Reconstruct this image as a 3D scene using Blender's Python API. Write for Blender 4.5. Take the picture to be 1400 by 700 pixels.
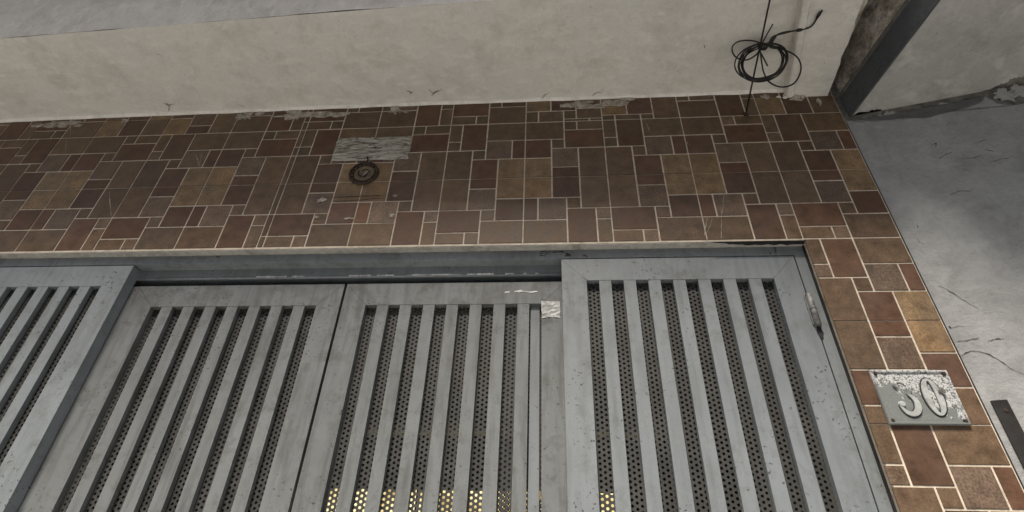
import bpy, bmesh, math, random
from mathutils import Vector, Matrix, Euler, noise
R = math.radians
random.seed(7)
for o in list(bpy.data.objects): bpy.data.objects.remove(o)
sc = bpy.context.scene
col = sc.collection

# ------------------------------------------------------------------ camera
FPX = 750.4694                       # focal length in pixels of a 1400 x 700 picture
Z0 = 2.95397338                      # height of the middle tile joint above the pavement
CAM = Vector((0.10215, -1.45002, 1.55))
ROT = Euler((2.19667569, -0.03232117, 0.07008564), 'XYZ')
cd = bpy.data.cameras.new('camera'); cam = bpy.data.objects.new('camera', cd); col.objects.link(cam)
cd.sensor_width = 36; cd.lens = FPX / 1400 * 36; cd.clip_start = .02; cd.clip_end = 6000
cam.location = CAM; cam.rotation_euler = ROT; sc.camera = cam
# ------------------------------------------------------------------ sky, sun, exposure
SUN_EL, SUN_AZ = R(58.5), R(190)       # azimuth clockwise from +Y; 180 is straight behind the camera
w = bpy.data.worlds.new('World'); sc.world = w; w.use_nodes = True
nt = w.node_tree; bg = nt.nodes['Background']
sky = nt.nodes.new('ShaderNodeTexSky'); sky.sky_type = 'NISHITA'; sky.sun_disc = False
sky.sun_elevation = SUN_EL; sky.sun_rotation = SUN_AZ; sky.dust_density = 4; sky.air_density = 1.0; sky.ozone_density = 1
nt.links.new(sky.outputs[0], bg.inputs[0]); bg.inputs[1].default_value = 0.05
sl = bpy.data.lights.new('sun', 'SUN'); so = bpy.data.objects.new('sun', sl); col.objects.link(so)
sl.energy = 4.6; sl.angle = R(15); sl.color = (1, .905, .77)
sd = Vector((math.sin(SUN_AZ) * math.cos(SUN_EL), math.cos(SUN_AZ) * math.cos(SUN_EL), math.sin(SUN_EL)))
so.rotation_euler = sd.to_track_quat('Z', 'Y').to_euler()
vs = sc.view_settings
vs.view_transform = 'Standard'; vs.look = 'None'; vs.gamma = 1; vs.exposure = 0.66; vs.use_curve_mapping = False

# ------------------------------------------------------------------ pixel helpers
RM = ROT.to_matrix()
def ray(p): return RM @ Vector(((p[0] - 700) / FPX, -(p[1] - 350) / FPX, -1))
def atY(p, y=0.): r = ray(p); return CAM + r * ((y - CAM.y) / r.y)
def atZ(p, z): r = ray(p); return CAM + r * ((z - CAM.z) / r.z)
def atX(p, x): r = ray(p); return CAM + r * ((x - CAM.x) / r.x)
TH = R(13)                           # the neighbouring front turns a little towards the street
ND = Vector((math.cos(TH), -math.sin(TH), 0)); NN = Vector((-math.sin(TH), -math.cos(TH), 0))
N0 = Vector((1.2005, .010, 0))
def atN(p, out=0.):
    r = ray(p); q = N0 + NN * out
    return CAM + r * ((q - CAM).dot(NN) / r.dot(NN))
def proj(P):
    c = RM.transposed() @ (Vector(P) - CAM); return (700 + FPX * c.x / -c.z, 350 - FPX * c.y / -c.z)

# ------------------------------------------------------------------ mesh helpers
def obj(name, bm, mat, parent=None, smooth=False, bevel=0):
    if bevel:
        bmesh.ops.bevel(bm, geom=[e for e in bm.edges if e.calc_face_angle(0) > .5], offset=bevel, segments=2, profile=.6, affect='EDGES')
    bmesh.ops.recalc_face_normals(bm, faces=bm.faces)
    me = bpy.data.meshes.new(name); bm.to_mesh(me); bm.free()
    me.materials.append(mat)
    if smooth:
        for p in me.polygons: p.use_smooth = True
    o = bpy.data.objects.new(name, me); col.objects.link(o)
    if parent:
        o.parent = parent; o.matrix_parent_inverse = Matrix.Translation(-parent.location)
    return o
def tag(o, label=None, cat=None, group=None, kind=None):
    if label: o['label'] = label
    if cat: o['category'] = cat
    if group: o['group'] = group
    if kind: o['kind'] = kind
    return o
def thing(name, label, cat, loc, group=None):
    o = bpy.data.objects.new(name, None); col.objects.link(o); o.location = loc; o.empty_display_size = .05
    return tag(o, label, cat, group, 'thing')
def box(bm, x0, x1, y0, y1, z0, z1):
    v = [bm.verts.new((x, y, z)) for x in (x0, x1) for y in (y0, y1) for z in (z0, z1)]
    for f in ((0, 1, 3, 2), (4, 6, 7, 5), (0, 4, 5, 1), (2, 3, 7, 6), (0, 2, 6, 4), (1, 5, 7, 3)): bm.faces.new([v[i] for i in f])
    return bm
def B(*a): return box(bmesh.new(), *a)
def prism(bm, pts, off):
    a = [bm.verts.new(p) for p in pts]; b = [bm.verts.new(Vector(p) + Vector(off)) for p in pts]; n = len(pts)
    bm.faces.new(a); bm.faces.new(b[::-1])
    for i in range(n): bm.faces.new((a[i], b[i], b[(i + 1) % n], a[(i + 1) % n]))
    return bm
def tube(bm, pts, r, n=8, closed=False):
    pts = [Vector(p) for p in pts]; rs = r if isinstance(r, (list, tuple)) else [r] * len(pts); rings = []
    N = len(pts); up = Vector((.31, .2, .93))
    for i, p in enumerate(pts):
        a = pts[(i - 1) % N] if (closed or i > 0) else p; b = pts[(i + 1) % N] if (closed or i < N - 1) else p
        t = (b - a).normalized(); s = t.cross(up)
        if s.length < .05: s = t.cross(Vector((1, 0, 0)))
        s.normalize(); q = t.cross(s)
        rings.append([bm.verts.new(p + (s * math.cos(2 * math.pi * k / n) + q * math.sin(2 * math.pi * k / n)) * rs[i]) for k in range(n)])
    for i in range(N if closed else N - 1):
        A, Bq = rings[i], rings[(i + 1) % N]
        for k in range(n): bm.faces.new((A[k], A[(k + 1) % n], Bq[(k + 1) % n], Bq[k]))
    if not closed: bm.faces.new(rings[0][::-1]); bm.faces.new(rings[-1])
    return bm
def spline(pts, n=8):
    P = [Vector(p) for p in pts]; out = []
    for i in range(len(P) - 1):
        a, b, c, d = P[max(i - 1, 0)], P[i], P[i + 1], P[min(i + 2, len(P) - 1)]
        for k in range(n):
            t = k / n
            out.append(.5 * ((2 * b) + (c - a) * t + (2 * a - 5 * b + 4 * c - d) * t * t + (3 * b - a - 3 * c + d) * t ** 3))
    return out + [P[-1]]
def rough_line(pts, n, amp, seed):
    """subdivide a polyline and shake it sideways: a broken plaster edge"""
    out = []
    rnd = random.Random(seed)
    for i in range(len(pts) - 1):
        for k in range(n):
            t = k / n
            out.append((pts[i][0] * (1 - t) + pts[i + 1][0] * t + rnd.uniform(-amp, amp) * .2, pts[i][1] * (1 - t) + pts[i + 1][1] * t + rnd.uniform(-amp, amp)))
    out.append(pts[-1]); return out
def blob(rnd, cx, cz, rx, rz, n=26, jag=.35):
    out = []; ph = rnd.uniform(0, 50)
    for i in range(n):
        a = 2 * math.pi * i / n
        k = 1 + jag * noise.noise((math.cos(a) * 2.2 + ph, math.sin(a) * 2.2, ph)) * 1.6 + rnd.uniform(-.12, .12) * jag * 2
        out.append((cx + rx * math.cos(a) * k, cz + rz * math.sin(a) * k))
    return out

# ------------------------------------------------------------------ materials
class M:
    def __init__(s, name):
        s.m = bpy.data.materials.new(name); s.m.use_nodes = True; s.t = s.m.node_tree; s.b = s.t.nodes['Principled BSDF']
        s.co = s.t.nodes.new('ShaderNodeTexCoord').outputs['Object']
    def n(s, typ, **k):
        q = s.t.nodes.new('ShaderNode' + typ)
        for a, b in k.items(): setattr(q, a, b)
        return q
    def l(s, a, b): s.t.links.new(a, b)
    def world(s):
        g = s.n('NewGeometry'); s.co = g.outputs['Position']; return s
    def scaled(s, sx, sy, sz, rot=(0, 0, 0)):
        q = s.n('Mapping'); q.inputs['Scale'].default_value = (sx, sy, sz); q.inputs['Rotation'].default_value = rot; s.l(s.co, q.inputs[0]); return q.outputs[0]
    def noise(s, scale, detail=5, rough=.6, dist=0, co=None):
        q = s.n('TexNoise'); q.inputs['Scale'].default_value = scale; q.inputs['Detail'].default_value = detail
        q.inputs['Roughness'].default_value = rough; q.inputs['Distortion'].default_value = dist
        s.l(co or s.co, q.inputs['Vector']); return q.outputs['Fac']
    def ramp(s, fac, stops):
        q = s.n('ValToRGB'); e = q.color_ramp.elements
        while len(e) < len(stops): e.new(.5)
        for i, (p, c) in enumerate(stops):
            e[i].position = p; e[i].color = (c[0], c[1], c[2], 1) if isinstance(c, (tuple, list)) else (c, c, c, 1)
        s.l(fac, q.inputs[0]); return q.outputs[0]
    def mix(s, fac, a, b, mode='MIX'):
        q = s.n('MixRGB', blend_type=mode)
        for i, v in ((0, fac), (1, a), (2, b)):
            if isinstance(v, (int, float)): q.inputs[i].default_value = v if i == 0 else (v, v, v, 1)
            elif isinstance(v, tuple): q.inputs[i].default_value = (*v, 1)
            else: s.l(v, q.inputs[i])
        return q.outputs[0]
    def math(s, op, a, b=0.):
        q = s.n('Math', operation=op)
        for i, v in enumerate((a, b)):
            if isinstance(v, (int, float)): q.inputs[i].default_value = v
            else: s.l(v, q.inputs[i])
        return q.outputs[0]
    def out(s, colr, rough=.8, bump=None, strength=.3, dist=.002, metallic=0, spec=None):
        if isinstance(colr, tuple): s.b.inputs['Base Color'].default_value = (*colr, 1)
        else: s.l(colr, s.b.inputs['Base Color'])
        if isinstance(rough, (int, float)): s.b.inputs['Roughness'].default_value = rough
        else: s.l(rough, s.b.inputs['Roughness'])
        s.b.inputs['Metallic'].default_value = metallic
        if spec is not None: s.b.inputs['Specular IOR Level'].default_value = spec
        if bump is not None:
            q = s.n('Bump'); q.inputs['Strength'].default_value = strength; q.inputs['Distance'].default_value = dist
            s.l(bump, q.inputs['Height']); s.l(q.outputs[0], s.b.inputs['Normal'])
        return s.m

def mat_tile():
    m = M('glazed_tile').world(); oi = m.n('ObjectInfo')
    n1 = m.noise(22, 6, .65); n2 = m.noise(160, 4, .7); n3 = m.noise(5, 4, .6, 1.0)
    c = m.mix(1, oi.outputs['Color'], m.ramp(n1, [(.30, .58), (.5, 1.0), (.70, 1.38)]), 'MULTIPLY')
    amt = m.math('MULTIPLY', oi.outputs['Alpha'], 1.0)
    sp = m.ramp(n2, [(.3, .45), (.5, 1.0), (.72, 1.5)])
    c = m.mix(amt, c, m.mix(1, c, sp, 'MULTIPLY'))
    c = m.mix(m.math('MULTIPLY', m.ramp(n3, [(.5, 0.), (.72, 1.)]), .35), c, (.10, .085, .072))
    sc_ = m.scaled(6, 6, 90, (0, .5, 0)); s = m.ramp(m.noise(3, 3, .6, 0, sc_), [(.74, 0.), (.80, 1.)])
    c = m.mix(m.math('MULTIPLY', s, .22), c, (.42, .38, .33))
    rg = m.ramp(n1, [(.3, .38), (.7, .62)])
    return m.out(c, rg, m.math('ADD', n2, m.math('MULTIPLY', n1, 1.5)), .35, .0014, spec=.22)
def mat_grout():
    m = M('grout').world(); n1 = m.noise(28, 6, .7); n2 = m.noise(220, 3, .7)
    c = m.ramp(n1, [(.30, (.26, .22, .18)), (.42, (.52, .455, .38)), (.60, (.66, .59, .50))])
    return m.out(c, .95, n2, .5, .002)
def mat_plaster(name, base, warm, stain, streak, speck=.5, sscale=(6, 6, 6)):
    m = M(name).world()
    a = m.noise(2.2, 7, .62, .6); b = m.noise(9, 7, .68, .3); f_ = m.noise(70, 6, .75); st = m.noise(5, 5, .6, .4, m.scaled(*sscale))
    c = m.mix(m.ramp(a, [(.36, 0.), (.64, 1.)]), base, warm)
    c = m.mix(m.math('MULTIPLY', m.ramp(b, [(.48, 0.), (.68, 1.)]), .75), c, stain)
    c = m.mix(m.math('MULTIPLY', m.ramp(st, [(.50, 0.), (.68, 1.)]), .7), c, streak)
    c = m.mix(m.math('MULTIPLY', m.ramp(f_, [(.34, 1.), (.5, 0.)]), .35), c, stain)
    v = m.noise(150, 2, .5); v2 = m.noise(6, 3, .5)
    dots = m.math('MULTIPLY', m.ramp(v, [(.70, 0.), (.74, 1.)]), m.ramp(v2, [(.5, 0.), (.62, speck)]))
    c = m.mix(dots, c, (.05, .045, .04))
    h = m.math('ADD', m.math('MULTIPLY', b, 2.2), m.math('ADD', m.math('MULTIPLY', f_, 1.3), m.math('MULTIPLY', st, 1.2)))
    return m.out(c, .92, h, .45, .006, spec=.2)
def mat_concrete(name, lo, mid, hi, scale=9):
    m = M(name).world(); a = m.noise(scale, 8, .72, .5); b = m.noise(60, 5, .7)
    c = m.ramp(a, [(.30, lo), (.47, mid), (.62, hi)])
    c = m.mix(m.math('MULTIPLY', m.ramp(b, [(.35, 1.), (.5, 0.)]), .5), c, lo)
    return m.out(c, .95, m.math('ADD', m.math('MULTIPLY', a, 3), b), .8, .01, spec=.15)
def mat_paint(name, base, dirt=.5, top_blotch=False):
    m = M(name).world()
    a = m.noise(3.2, 6, .62, .6); b = m.noise(16, 7, .7, .2); f_ = m.noise(140, 4, .75); st = m.noise(4, 5, .62, .2, m.scaled(9, 9, 1.1))
    c = m.mix(m.ramp(a, [(.35, 0.), (.65, 1.)]), base, tuple(x * .80 for x in base))
    c = m.mix(m.math('MULTIPLY', m.ramp(st, [(.48, 0.), (.70, 1.)]), .55 * dirt), c, (base[0] * .50, base[1] * .49, base[2] * .46))
    c = m.mix(m.math('MULTIPLY', m.ramp(b, [(.52, 0.), (.70, 1.)]), min(.95, .7 * dirt)), c, (base[0] * .5, base[1] * .49, base[2] * .45))
    c = m.mix(m.math('MULTIPLY', m.ramp(f_, [(.58, 0.), (.75, 1.)]), .35), c, tuple(x * 1.35 for x in base))
    v = m.noise(120, 2, .45); v2 = m.noise(7, 4, .6)
    dots = m.math('MULTIPLY', m.ramp(v, [(.66, 0.), (.69, 1.)]), m.ramp(v2, [(.48, 0.), (.58, 1.)]))
    c = m.mix(m.math('MULTIPLY', dots, .85), c, (.02, .018, .016))
    if top_blotch:                                      # dark blotches, denser towards the top rails
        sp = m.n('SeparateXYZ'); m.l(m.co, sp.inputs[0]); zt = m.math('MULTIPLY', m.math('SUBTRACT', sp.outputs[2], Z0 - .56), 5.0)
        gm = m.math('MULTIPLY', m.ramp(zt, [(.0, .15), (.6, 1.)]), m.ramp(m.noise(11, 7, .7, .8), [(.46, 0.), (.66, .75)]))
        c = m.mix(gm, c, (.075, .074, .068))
    rg = m.ramp(b, [(.3, .38), (.7, .62)])
    return m.out(c, rg, m.math('ADD', m.math('MULTIPLY', b, 1.2), m.math('MULTIPLY', f_, .5)), .22, .0015, spec=.45)
def mat_simple(name, c, rough=.6, metallic=0, bscale=80, bstr=.3, var=.35, spec=.4):
    m = M(name).world(); a = m.noise(bscale * .25, 6, .65); b = m.noise(bscale, 5, .7)
    k = m.mix(1, c, m.ramp(a, [(.3, 1 - var), (.7, 1 + var)]), 'MULTIPLY')
    return m.out(k, rough, b, bstr, .002, metallic, spec)

TILE = mat_tile(); GROUT = mat_grout()
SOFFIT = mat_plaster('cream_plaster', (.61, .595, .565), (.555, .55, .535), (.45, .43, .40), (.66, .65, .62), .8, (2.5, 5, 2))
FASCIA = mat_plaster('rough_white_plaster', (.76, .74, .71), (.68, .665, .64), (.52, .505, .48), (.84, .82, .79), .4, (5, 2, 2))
NWALL = mat_plaster('grey_cement_render', (.325, .335, .345), (.285, .295, .305), (.20, .207, .213), (.37, .38, .39), .9, (2.2, 2.2, 2.6))
NSOFF = mat_plaster('grey_soffit_render', (.40, .40, .395), (.33, .33, .325), (.25, .25, .246), (.47, .47, .465), .5, (3, 3, 3))
STAINED = mat_concrete('stained_concrete', (.07, .058, .046), (.40, .36, .31), (.78, .74, .68), 11)
DARKCON = mat_concrete('exposed_dark_render', (.10, .098, .094), (.17, .166, .16), (.27, .258, .235), 20)
BLUEGREY = mat_concrete('blue_grey_paint', (.052, .060, .066), (.068, .077, .084), (.082, .091, .097), 4)
PAINT = mat_paint('grey_gate_paint', (.200, .224, .246), .9)
PAINTR = mat_paint('blotchy_gate_paint', (.170, .184, .194), 1.5, top_blotch=True)
PAINTD = mat_paint('grey_frame_paint', (.20, .222, .240), 1.1)
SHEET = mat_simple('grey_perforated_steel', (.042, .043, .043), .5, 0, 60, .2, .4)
def mat_cement():
    m = M('pale_cement').world(); a = m.noise(3, 7, .7, 1.4, m.scaled(5, 5, 34)); b = m.noise(60, 5, .7); d_ = m.noise(14, 5, .6)
    c = m.ramp(a, [(.39, (.06, .05, .038)), (.44, (.30, .28, .245)), (.51, (.54, .525, .475)), (.66, (.66, .645, .59))])
    c = m.mix(m.math('MULTIPLY', m.ramp(d_, [(.52, 0.), (.66, 1.)]), .6), c, (.20, .15, .09))
    return m.out(c, .95, m.math('ADD', m.math('MULTIPLY', a, 3), b), 1., .006, spec=.1)
CEMENT = mat_cement()
SMEAR = mat_simple('pale_plaster_smear', (.36, .33, .29), .95, 0, 160, .8, .6, .1)
RUST = mat_simple('rusty_iron', (.045, .030, .022), .75, .3, 120, .6, .5)
RUST2 = mat_simple('rusty_brown_disc', (.15, .115, .08), .9, 0, 60, .8, .6)
BLACKW = mat_simple('black_cable', (.012, .011, .011), .45, 0, 150, .1, .3)
BLACKI = mat_simple('black_iron', (.028, .027, .027), .45, .3, 60, .3, .4)
CRACK = mat_simple('crack_dirt', (.07, .068, .063), .95, 0, 200, .3, .4, .1)
CRACKD = mat_simple('joint_dirt', (.02, .017, .015), .95, 0, 200, .3, .4, .1)
SILVER = mat_simple('silver_tape', (.33, .335, .34), .5, .2, 60, 1., .6)
PALEMARK = mat_simple('pale_metal_marks', (.62, .62, .61), .45, .1, 90, .6, .5)
GROUND = mat_concrete('pavement_concrete', (.42, .43, .43), (.48, .49, .49), (.54, .55, .55), 6)
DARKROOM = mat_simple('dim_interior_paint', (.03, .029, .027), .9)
GLOWDIM = mat_simple('pale_interior_beam', (.6, .57, .48), .8)
def mat_plate():
    m = M('flaking_plate_paint').world(); a = m.noise(26, 8, .72, .8); b = m.noise(190, 5, .8)
    g = m.n('NewGeometry'); sp = m.n('SeparateXYZ'); m.l(g.outputs['Position'], sp.inputs[0])
    # the white coat has come away from the lower left corner of the plate
    k = m.math('ADD', m.math('MULTIPLY', sp.outputs[2], 8.), m.math('MULTIPLY', sp.outputs[0], 4.2))
    k = m.math('ADD', m.math('SUBTRACT', k, (Z0 - .862) * 8 + 1.005 * 4.2), m.math('MULTIPLY', m.math('SUBTRACT', a, .5), 3.0))
    f_ = m.ramp(k, [(.44, 0.), (.47, 1.)])
    wht = m.mix(m.math('MULTIPLY', m.ramp(b, [(.43, 1.), (.51, 0.)]), .95), (.52, .535, .55), (.05, .055, .055))
    wht = m.mix(m.ramp(a, [(.62, 0.), (.70, .8)]), wht, (.25, .26, .265))
    gry = m.mix(m.ramp(b, [(.55, 0.), (.7, .5)]), (.17, .185, .185), (.34, .35, .35))
    return m.out(m.mix(f_, gry, wht), .55, m.math('ADD', m.math('MULTIPLY', f_, 2), b), .7, .0015, .05, .3)
PLATE = mat_plate()
DIGIT = mat_simple('bare_grey_digit', (.38, .40, .405), .5, .1, 120, .5, .35, .4)
def mat_glow():
    m = M('lit_window_glass'); em = m.n('Emission'); m.l(m.ramp(m.noise(7, 4, .6), [(.35, (.45, .33, .12)), (.5, (.9, .72, .32)), (.62, (1., .88, .5))]), em.inputs[0]); em.inputs[1].default_value = .85
    m.l(em.outputs[0], m.t.nodes['Material Output'].inputs[0]); return m.m
GLOW = mat_glow()

# ------------------------------------------------------------------ ground
tag(obj('ground', B(-400, 400, -400, 400, -.3, 0), GROUND), kind='structure')

# ------------------------------------------------------------------ tiled wall
WX0, LINT, DX0, DX1 = -3.6, Z0 - .305, -2.150, .9075
wall = thing('tiled_wall', 'brown mosaic patterned tile wall framing the grey metal gate', 'wall', (-.6, .1, 0))
GY = .0022                                        # grout lies this far behind the tile faces
bm = B(WX0, 1.1985, GY, .32, LINT, Z0 + .62)
box(bm, DX1, 1.1985, GY, .32, -.02, LINT); box(bm, WX0, DX0, GY, .32, -.02, LINT)
obj('masonry', bm, GROUT, wall)

# one ceramic sheet is 3 x 3 units (30 cm) with ten mock stones; four sheets turn round a common corner
SHEETP = [(0, 1, -1, 0), (1, 2, -1, 0), (2, 3, -1.5, 0), (0, .5, -2, -1), (.5, 1.5, -2, -1), (1.5, 2, -1.5, -1),
          (0, 1.5, -3, -2), (1.5, 2.5, -3, -1.5), (2.5, 3, -2, -1.5), (2.5, 3, -3, -2)]
TCOL = [(.200, .136, .078, .8), (.098, .056, .039, .25), (.118, .079, .053, .5), (.100, .056, .037, .25), (.132, .094, .070, 1.),
        (.118, .078, .050, .6), (.124, .083, .053, .5), (.102, .058, .038, .25), (.142, .098, .068, 1.), (.124, .083, .053, .6)]
def rotp(p, k):
    x0, x1, y0, y1 = p[0] - 1.5, p[1] - 1.5, p[2] + 1.5, p[3] + 1.5
    for _ in range(k): x0, x1, y0, y1 = y0, y1, -x1, -x0          # clockwise quarter turns
    return x0 + 1.5, x1 + 1.5, y0 - 1.5, y1 - 1.5
pieces = []                                        # (x0,x1,y0,y1,type,(seam flags)) in units of 10 cm
def sheet(x, ytop, k, clip):
    cx0, cx1, cy0, cy1 = clip
    for t, p in enumerate(SHEETP):
        a0, a1, b0, b1 = rotp(p, k)
        s = (a0 < .01, a1 > 2.99, b0 < -2.99, b1 > -.01)
        X0, X1, Y0, Y1 = x + a0, x + a1, ytop + b0, ytop + b1
        s = (s[0] or X0 < cx0 + .01, s[1] or X1 > cx1 - .01, s[2] or Y0 < cy0 + .01, s[3] or Y1 > cy1 - .01)
        X0, X1, Y0, Y1 = max(X0, cx0), min(X1, cx1), max(Y0, cy0), min(Y1, cy1)
        if X1 - X0 > .1 and Y1 - Y0 > .1: pieces.append((X0, X1, Y0, Y1, t, s))
def kturn(i, j):                                   # which corner the pale stone sits in
    left, top = i % 2 == 0, j % 2 != 0
    return {(True, True): 0, (False, True): 1, (False, False): 2, (True, False): 3}[(left, top)]
TOPY = 4.46
special = {0: (4.65, 0), 1: (4.3, 0), 3: (4.0, 0), -5: (6.0, 3), -6: (4.0, 0)}
for i in range(-10, 4):
    off = -.22 if i <= -4 else 0
    x = 3 * i + off
    rows = [0, -1] if i < 3 else [0, -1, -2, -3, -4, -5]
    for j in rows: sheet(x, 3 * j + 3, kturn(i, j), (x, min(x + 3, 12), 3 * j, 3 * j + 3))
    if i in special:
        yt, k = special[i]
        sheet(x, yt, k, (x, x + 3, 3, TOPY))
        if yt < TOPY - .12: sheet(x, yt + 3, 2, (x, x + 3, yt, TOPY))
    else: sheet(x, 6, kturn(i, 1), (x, x + 3, 3, TOPY))
for j in (0, -1): sheet(-9.22, 3 * j + 3, kturn(-3, j), (-9.22, -9.0, 3 * j, 3 * j + 3))
sheet(-9.22, 6, 1, (-9.22, -9.0, 3, TOPY))
rt = random.Random(3)
def tile_mesh(bm, w, h, ox=0, oz=0):
    c = .0009; yb = .004
    a = [bm.verts.new((ox + x, yb, oz + z)) for x, z in ((0, 0), (w, 0), (w, h), (0, h))]
    b = [bm.verts.new((ox + x, c, oz + z)) for x, z in ((0, 0), (w, 0), (w, h), (0, h))]
    d = [bm.verts.new((ox + x, 0, oz + z)) for x, z in ((c, c), (w - c, c), (w - c, h - c), (c, h - c))]
    for q in range(4):
        r_ = (q + 1) % 4
        bm.faces.new((a[q], a[r_], b[r_], b[q])); bm.faces.new((b[q], b[r_], d[r_], d[q]))
    bm.faces.new(d)
tcache = {}
def place(p):
    x0, x1, y0, y1, t, s = p
    g, gs, gv = .028, .015, .023
    b0, b1 = (g if abs(abs(p[2]) - 3) < .02 else gs), (g if abs(abs(p[3]) - 3) < .02 else gs)
    x0 += gv if s[0] else g; x1 -= gv if s[1] else g; y0 += b0 if s[2] else g; y1 -= b1 if s[3] else g
    if x1 > 11.97: x1 = 11.955
    return x0 * .1, x1 * .1, y0 * .1, y1 * .1, t
order = []
for p in pieces:
    cx, cy = (p[0] + p[1]) / 20, Z0 + (p[2] + p[3]) / 20
    pts = [proj((X * .1, 0, Z0 + Y * .1)) for X in p[:2] for Y in p[2:4]]
    seen = any(-3 < q[0] < 1403 and -3 < q[1] < 703 for q in pts)
    xs = [q[0] for q in pts]; ys = [q[1] for q in pts]
    order.append((-(1 if seen else 0) * (max(xs) - min(xs)) * (max(ys) - min(ys)), p))
order.sort(key=lambda q: q[0])
rest = bmesh.new()
for n_, (score, p) in enumerate(order):
    x0, x1, z0_, z1_, t = place(p)
    if n_ >= 300 or score == 0:
        tile_mesh(rest, x1 - x0, z1_ - z0_, x0, z0_ + Z0); continue
    key = (round(x1 - x0, 4), round(z1_ - z0_, 4))
    if key not in tcache:
        b_ = bmesh.new(); tile_mesh(b_, *key); bmesh.ops.recalc_face_normals(b_, faces=b_.faces)
        me = bpy.data.meshes.new('tile'); b_.to_mesh(me); b_.free(); me.materials.append(TILE); tcache[key] = me
    o = bpy.data.objects.new('tile', tcache[key]); col.objects.link(o)
    o.rotation_euler = (R(rt.uniform(-.25, .25)), 0, R(rt.uniform(-.25, .25))); o.location = (x0, rt.uniform(-.0005, .0004), Z0 + z0_); o.parent = wall; o.matrix_parent_inverse = Matrix.Translation(-wall.location)
    c = TCOL[t]; v = rt.uniform(.86, 1.14); h = rt.uniform(-.04, .04)
    if -.71 < x0 < -.545 and -.21 < z0_ and z1_ < -.09: v *= 1.45; h += .06      # two stones wiped clean where a sign hung
    o.color = (c[0] * v * (1 + h), c[1] * v, c[2] * v * (1 - h), c[3])
ro = obj('tile', rest, TILE, wall); ro.color = (.10, .074, .048, .6); tag(ro, kind='stuff')

# plaster smears, plugs, cement patch left on the tiles
def flat_patch(name, pts, y, th, mat, parent):
    bm = prism(bmesh.new(), [(x, y, z) for x, z in pts], (0, th, 0)); return obj(name, bm, mat, parent)
rs = random.Random(11)
SMN = [0]
def smear_px(px, py, wpx, hpx, jag=.6, n=34, y=-.0016):
    SMN[0] += 1; y -= .00013 * SMN[0]
    c = atY((px, py)); a = atY((px + wpx / 2, py)); b = atY((px, py + hpx / 2))
    flat_patch('plaster_smear', blob(rs, c.x, c.z, abs(a.x - c.x), abs(c.z - b.z), n, jag), y, .003, SMEAR, wall)
for a in ((75, 171, 38, 6), (98, 168, 22, 5), (50, 173, 14, 3), (107, 172, 8, 3), (338, 158, 14, 9), (326, 160, 7, 8), (355, 156, 9, 5), (430, 157, 80, 7), (404, 158, 26, 10),
          (455, 157, 34, 5), (541, 150, 14, 10), (556, 153, 8, 3), (171, 166, 8, 4), (790, 143, 44, 9), (812, 146, 40, 5), (836, 141, 34, 8), (858, 136, 22, 5), (1046, 133, 10, 6), (1120, 140, 6, 7), (1089, 136, 16, 5)):
    smear_px(*a)
for a in ((440, 274, 9, 5), (437, 275, 5, 4), (541, 268, 6, 3), (478, 299, 10, 2.2), (474, 300, 5, 2), (536, 295, 5, 4), (433, 298, 5, 3)):
    smear_px(*a, jag=.7, n=22, y=-.0008)
# scratches on the tiles
def scratch(pts, wd, mat, fn, n_off, parent, name='scratch'):
    bm = bmesh.new(); P = [fn(p) for p in pts]; L = len(P)
    prev = None
    for i, p in enumerate(P):
        t = (P[min(i + 1, L - 1)] - P[max(i - 1, 0)]).normalized(); s = t.cross(n_off).normalized()
        ww = wd * (.35 + .65 * math.sin(math.pi * (i + .6) / (L + .2))) / 2 * (.35 + 1.1 * abs(noise.noise(p * 60)) * 1.6)
        q = (bm.verts.new(p + s * ww + n_off * .0012), bm.verts.new(p - s * ww + n_off * .0012))
        if prev: bm.faces.new((prev[0], prev[1], q[1], q[0]))
        prev = q
    return obj(name, bm, mat, parent)
WN = Vector((0, -1, 0))
for seg in (((967, 296), (963, 322)), ((990, 268), (986, 300)), ((986, 300), (986, 326)), ((974, 300), (967, 318)), ((884, 169), (889, 181)), ((940, 194), (937, 203)), ((150, 262), (152, 298)),
            ((92, 190), (89, 212)), ((268, 212), (273, 228)), ((276, 210), (273, 228)), ((98, 160), (96, 188))):
    a, b = seg; pts = [(a[0] + (b[0] - a[0]) * k / 6 + rs.uniform(-.5, .5), a[1] + (b[1] - a[1]) * k / 6) for k in range(7)]
    scratch(pts, .0028, SMEAR, lambda p: atY(p), WN, wall)
for k in range(46):                                # brush strokes of spilt plaster below the soffit
    cx_, cy_, ln, tl = rs.choice(((430, 157, 60, -3), (790, 144, 46, 9), (838, 141, 40, -9), (78, 171, 44, -4), (545, 151, 12, 3), (852, 137, 26, -14)))
    x_, y_ = cx_ + rs.uniform(-.4, .4) * ln, cy_ + rs.uniform(-5, 5); a_ = R(tl + rs.uniform(-12, 12)); l_ = ln * rs.uniform(.15, .4); bow = rs.uniform(-2, 2)
    pts = [(x_ + math.cos(a_) * l_ * (q / 8 - .5), y_ + math.sin(a_) * l_ * (q / 8 - .5) + bow * math.sin(math.pi * q / 8)) for q in range(9)]
    yy = -.0020 - k * .00007
    if max(atY(p).z for p in pts) < Z0 + .436: scratch(pts, rs.uniform(.002, .006), SMEAR, lambda p: atY(p, yy + .0012), WN, wall, 'plaster_stroke')
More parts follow.
